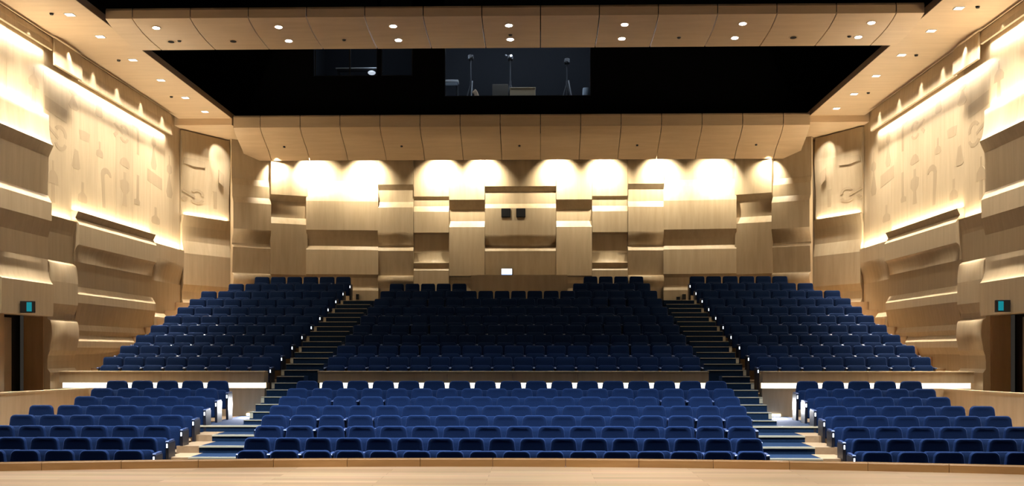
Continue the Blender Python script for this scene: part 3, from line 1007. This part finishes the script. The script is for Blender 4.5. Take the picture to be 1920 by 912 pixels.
# lighting trusses beside the reflector
for s, side in ((-1, 'left'), (1, 'right')):
    tr_ = empty('lighting_truss', (s * 8.95, 22.5, 9.35))
    tag(tr_, 'dark steel lighting truss above the %s end of the reflector' % side, 'truss', 'lighting trusses')
    for (a, b) in ((-.2, 0), (.2, 0), (-.2, .45), (.2, .45)):
        MB().tube((a, -1.7, b), (a, 1.9, b), .03).build('chord', 'gear', tr_)
    for i in range(6):
        y = -1.6 + i * .53
        MB().tube((-.2, y, 0), (-.2, y + .53, .45), .016).build('brace', 'gear', tr_)
        MB().tube((.2, y, .45), (.2, y + .53, 0), .016).build('brace', 'gear', tr_)

# ------------------------------------------------------------------ rear wall details
boo = empty('rear_booth', (0, 35.6, 2.6))
tag(boo, 'plain timber booth front behind the last centre row', None, kind='structure')
zt = zat(516, 0, 35.4)
for a, b in ((-1.53, .28), (.28, 1.53)):
    MB().box(a + .003, b - .003, -.25, -.05, -.5, zt - 2.6).build('booth_panel', 'maple', boo)
MB().box(-1.53, 1.53, -.05, 1.8, -.5, zt - 2.62).build('booth_body', 'maple', boo)
for i, px in enumerate((948.5, 976.5)):
    x = on_y(px, 37.5)
    v = empty('wall_speaker', (x, 37.61, zat(399, x, 37.5)))
    tag(v, '%s black square speaker on the centre rear wall panel' % ('left' if i == 0 else 'right'), 'speaker', 'square wall speakers')
    boxo('case', (-.155, .155, -.06, .02, -.15, .15), 'black', v, bevel=.01)
    boxo('grille', (-.13, .13, -.066, -.06, -.125, .125), 'dark', v)
x = on_y(950, 37.4)
sgn = empty('lit_sign', (x, 37.56, zat(510, x, 37.4)))
tag(sgn, 'glowing white sign with blue lower edge on the rear wall', 'sign')
boxo('housing', (-.19, .19, -.04, .2, -.13, .12), 'dark', sgn, bevel=.015)
boxo('lit_face', (-.175, .175, -.05, -.04, -.08, .11), 'signwhite', sgn)
boxo('lower_band', (-.175, .175, -.05, -.04, -.115, -.08), 'signblue', sgn)
for px, py, w_, h_, lab in ((670, 557, 5, 10, 'dark control plate on the rear wall above the left aisle'),
                            (1272, 560, 6, 6, 'small dark plate on the rear wall above the right aisle'),
                            (1283, 557, 6, 10, 'tall dark control plate on the rear wall above the right aisle')):
    Y = 37.43
    x = on_y(px, Y)
    k = Y / F / 2
    pl = boxo('control_plate', (-w_ * k, w_ * k, -.02, .12, -h_ * k, h_ * k), 'black')
    pl.location = (x, Y, zat(py, x, Y))
    tag(pl, lab, 'control plate', 'rear wall control plates')

# ------------------------------------------------------------------ seats


def outline(wt, wb_, h, r, n=5):
    """rounded trapezoid, bottom at z 0, top at h; returns (x, z)"""
    o = [(-wb_ / 2 + .02, 0), (-wb_ / 2, .02)]
    hh = h * .45
    o.append((-wb_ / 2, hh))
    cx, czz = -wt / 2 + r, h - r
    for i in range(n + 1):
        a = PI - i * PI / 2 / n
        o.append((cx + r * math.cos(a), czz + r * math.sin(a)))
    return o + [(-x, z) for x, z in reversed(o)]


def pad(wt, wb_, h, r, t, dish, inset=.045):
    """cushion: back face at y=+t/2, front rim at y=-t/2, dished (dish>0) or swollen middle"""
    o = outline(wt, wb_, h, r)
    c = (0, h * .55)
    def sc(k):
        return [(c[0] + (x - c[0]) * (1 - k / (wb_ / 2)), c[1] + (z - c[1]) * (1 - k / (h * .5))) for x, z in o]
    rings = [(sc(.012), t / 2), (o, t / 2 - .015), (o, -t / 2 + .025), (sc(.012), -t / 2 + .004), (sc(.028), -t / 2), (sc(inset + .02), -t / 2 + dish * .7), (sc(inset + .07), -t / 2 + dish)]
    vs, fs = [], []
    n = len(o)
    for rg, y in rings:
        vs += [(x, y, z) for x, z in rg]
    for k in range(len(rings) - 1):
        fs += [(k * n + i, k * n + (i + 1) % n, (k + 1) * n + (i + 1) % n, (k + 1) * n + i) for i in range(n)]
    fs += [tuple(range(n)), tuple(range(len(vs) - n, len(vs)))]
    return vs, fs


def rot_x(vs, a, loc):
    c, s_ = math.cos(a), math.sin(a)
    return [(x + loc[0], y * c - z * s_ + loc[1], y * s_ + z * c + loc[2]) for x, y, z in vs]


def seat_geo(dish):
    v, f = pad(.43, .485, .56, .085, .085, dish)
    back = (rot_x(v, math.radians(-1.5), (0, .02, .295)), f)
    v, f = pad(.44, .455, .42, .06, .11, -.012)
    cush = (rot_x(v, math.radians(-4), (0, -.155, .235)), f)
    # hard shell behind the back
    v, f = pad(.40, .46, .50, .08, .03, -.008)
    shell = (rot_x(v, math.radians(-3), (0, .075, .30)), f)
    return back, cush, shell


bk, cu, sh = seat_geo(.010)
ME = {}
ME['back'] = mesh('backrest', *bk, 35)
ME['cushion'] = mesh('cushion', *cu, 35)
ME['shell'] = mesh('back_shell', *sh, 35)
arm = MB().prism([(-.25, .565), (-.26, .585), (-.245, .60), (.06, .615), (.06, .58)], 'x', -.026, .026)
ME['arm'] = mesh('armrest', arm.v, arm.f)
sup = MB().prism([(-.14, 0), (.05, 0), (.06, .57), (-.19, .565), (-.17, .3)], 'x', -.016, .016)
ME['sup'] = mesh('support', sup.v, sup.f)
endp = MB().prism([(-.24, 0), (.08, 0), (.10, .575), (-.27, .565), (-.26, .3)], 'x', -.024, .024)
ME['end'] = mesh('end_panel', endp.v, endp.f)
lmp = MB().box(-.010, .010, -.284, -.268, .48, .55)  # lamp in the upper rows; stands in for reflections in the lower side blocks
ME['lamp'] = mesh('aisle_lamp_glint', lmp.v, lmp.f)
MM = {'back': 'blue', 'cushion': 'blue', 'shell': 'shell', 'arm': 'arm', 'sup': 'shell', 'end': 'shell', 'lamp': 'pipeglow'}
for k, v in MM.items():
    ME[k].materials.append(M[v])
NAMES = {'back': 'backrest', 'cushion': 'cushion', 'shell': 'back_shell', 'arm': 'armrest', 'sup': 'support', 'end': 'end_panel', 'lamp': 'aisle_lamp_glint'}


v, f = pad(.462, .488, .56, .055, .085, -.008)
ME['backu'] = mesh('backrest', rot_x(v, math.radians(-4), (0, .02, .295)), f, 35)
MM['backu'] = 'blue'
NAMES['backu'] = 'backrest'
ME['backu'].materials.append(M['blue'])
UPPER = False


def seat(x, y, z, sx, label, group, left_arm, right_arm, end=None, lamp=False):
    r = empty('theatre_seat', (x, y, z))
    r.empty_display_size = .1
    r.scale = (sx, 1, 1)
    tag(r, label, 'seat', group)
    for k in ('backu' if UPPER else 'back', 'cushion', 'shell'):
        put(NAMES[k], ME[k], None, r)
    for fl_, sg_ in ((left_arm, -1), (right_arm, 1)):
        if fl_:
            a = put('armrest', ME['arm'], None, r)
            a.location.x = sg_ * .26
            if end == sg_:
                p = put('end_panel', ME['end'], None, r)
                p.location.x = sg_ * .262
                if lamp:
                    q = put('aisle_lamp_glint', ME['lamp'], None, p)
            else:
                p = put('support', ME['sup'], None, r)
                p.location.x = sg_ * .26
    return r


STUFF = {k: MB() for k in ME}


def stuff_seat(x, y, z, sx, left_arm, right_arm, end=None):
    def addm(k, dx=0):
        me = ME[k]
        STUFF[k].add([((v.co.x + dx) * sx + x, v.co.y + y, v.co.z + z) for v in me.vertices], [tuple(p.vertices) for p in me.polygons])
    for k in ('backu', 'cushion', 'shell'):
        addm(k)
    for fl_, sg_ in ((left_arm, -1), (right_arm, 1)):
        if fl_:
            addm('arm', sg_ * .26)
            addm('end' if end == sg_ else 'sup', sg_ * .26)


def row(xs_, y, z, pitch, individual, rowname, block, group, end_side=0, lamp=False, ends_only=False):
    n = len(xs_)
    sx = pitch / .52
    for i, x in enumerate(xs_):
        end = None
        if end_side in (-1, 2) and i == 0:
            end = -1
        if end_side in (1, 2) and i == n - 1:
            end = 1
        ind = individual or (ends_only and end is not None)
        if ind:
            lab = 'blue theatre seat, %s from the left in the %s row of the %s' % (ORD[i], rowname, block)
            seat(x, y, z, sx, lab, group, True, i == n - 1, end, lamp and end is not None)
        else:
            stuff_seat(x, y, z, sx, True, i == n - 1, end)


HW = [4.27, 4.41, 4.48, 4.60, 4.68, 4.73, 4.78, 4.79]
NC = [16, 17, 16, 17, 18, 17, 18, 17]
SIN = [5.73, 5.84, 5.94, 6.00, 6.08, 6.15, 6.20, 6.24]
NS = [6, 6, 6, 6, 6, 5, 5, 5]
ROWN = ['front', 'second', 'third', 'fourth', 'fifth', 'sixth', 'seventh', 'eighth']
YO = -.05
for k in range(8):
    p = (2 * HW[k] + .03) / NC[k]
    row([-HW[k] - .015 + p * (i + .5) for i in range(NC[k])], LOW_D[k] + YO, LOW_F[k], p, True, ROWN[k], 'lower centre block', 'lower centre block seats', 2)
    p = .565
    row([-SIN[k] - p * (NS[k] - i - .5) for i in range(NS[k])], LOW_D[k] + YO, LOW_F[k], p, True, ROWN[k], 'lower left block', 'lower left block seats', 1, True)
    row([SIN[k] + p * (i + .5) for i in range(NS[k])], LOW_D[k] + YO, LOW_F[k], p, True, ROWN[k], 'lower right block', 'lower right block seats', -1, True)
UROW = ['front', 'second', 'third', 'fourth', 'fifth', 'sixth', 'seventh', 'eighth', 'ninth', 'tenth']
NU = [18, 17, 18, 17, 18, 17, 16, 17]
UPPER = True
for k in range(10):
    ind = k < 2
    if k < 8:
        h = 4.54 - .045 * k
        p = 2 * h / NU[k]
        row([-h + p * (i + .5) for i in range(NU[k])], UP_D[k] + YO, UP_F[k], p, ind, UROW[k], 'upper centre block', 'upper centre block seats')
    elif k == 8:
        row([-4.07 + .49 * (i + .5) for i in range(5)], UP_D[k] + YO, UP_F[k], .49, False, '', '', '')
        row([1.66 + .49 * (i + .5) for i in range(5)], UP_D[k] + YO, UP_F[k], .49, False, '', '', '')
    else:
        row([2.03 + .488 * (i + .5) for i in range(4)], UP_D[k] + YO, UP_F[k], .488, False, '', '', '')
    inner = 5.86 - .05 * k
    ns = 8 if k < 8 else (7 if k == 8 else 6)
    p = .5265
    row([-inner - p * (ns - i - .5) for i in range(ns)], UP_D[k] + YO, UP_F[k], p, ind, UROW[k], 'upper left block', 'upper left block seats', 1, True, True)
    row([inner + p * (i + .5) for i in range(ns)], UP_D[k] + YO, UP_F[k], p, ind, UROW[k], 'upper right block', 'upper right block seats', -1, True, True)
st_root = empty('distant_seats', (0, 30, 1.0))
tag(st_root, 'rows of dark blue theatre seats filling the back of the upper tier', 'seats', kind='stuff')
for k, mb in STUFF.items():
    if mb.v:
        o = put(NAMES[k], mesh(NAMES[k] + '_rows', [(a, b - 30, c - 1.0) for a, b, c in mb.v], mb.f, 35), MM[k], st_root)
        o['kind'] = 'stuff'
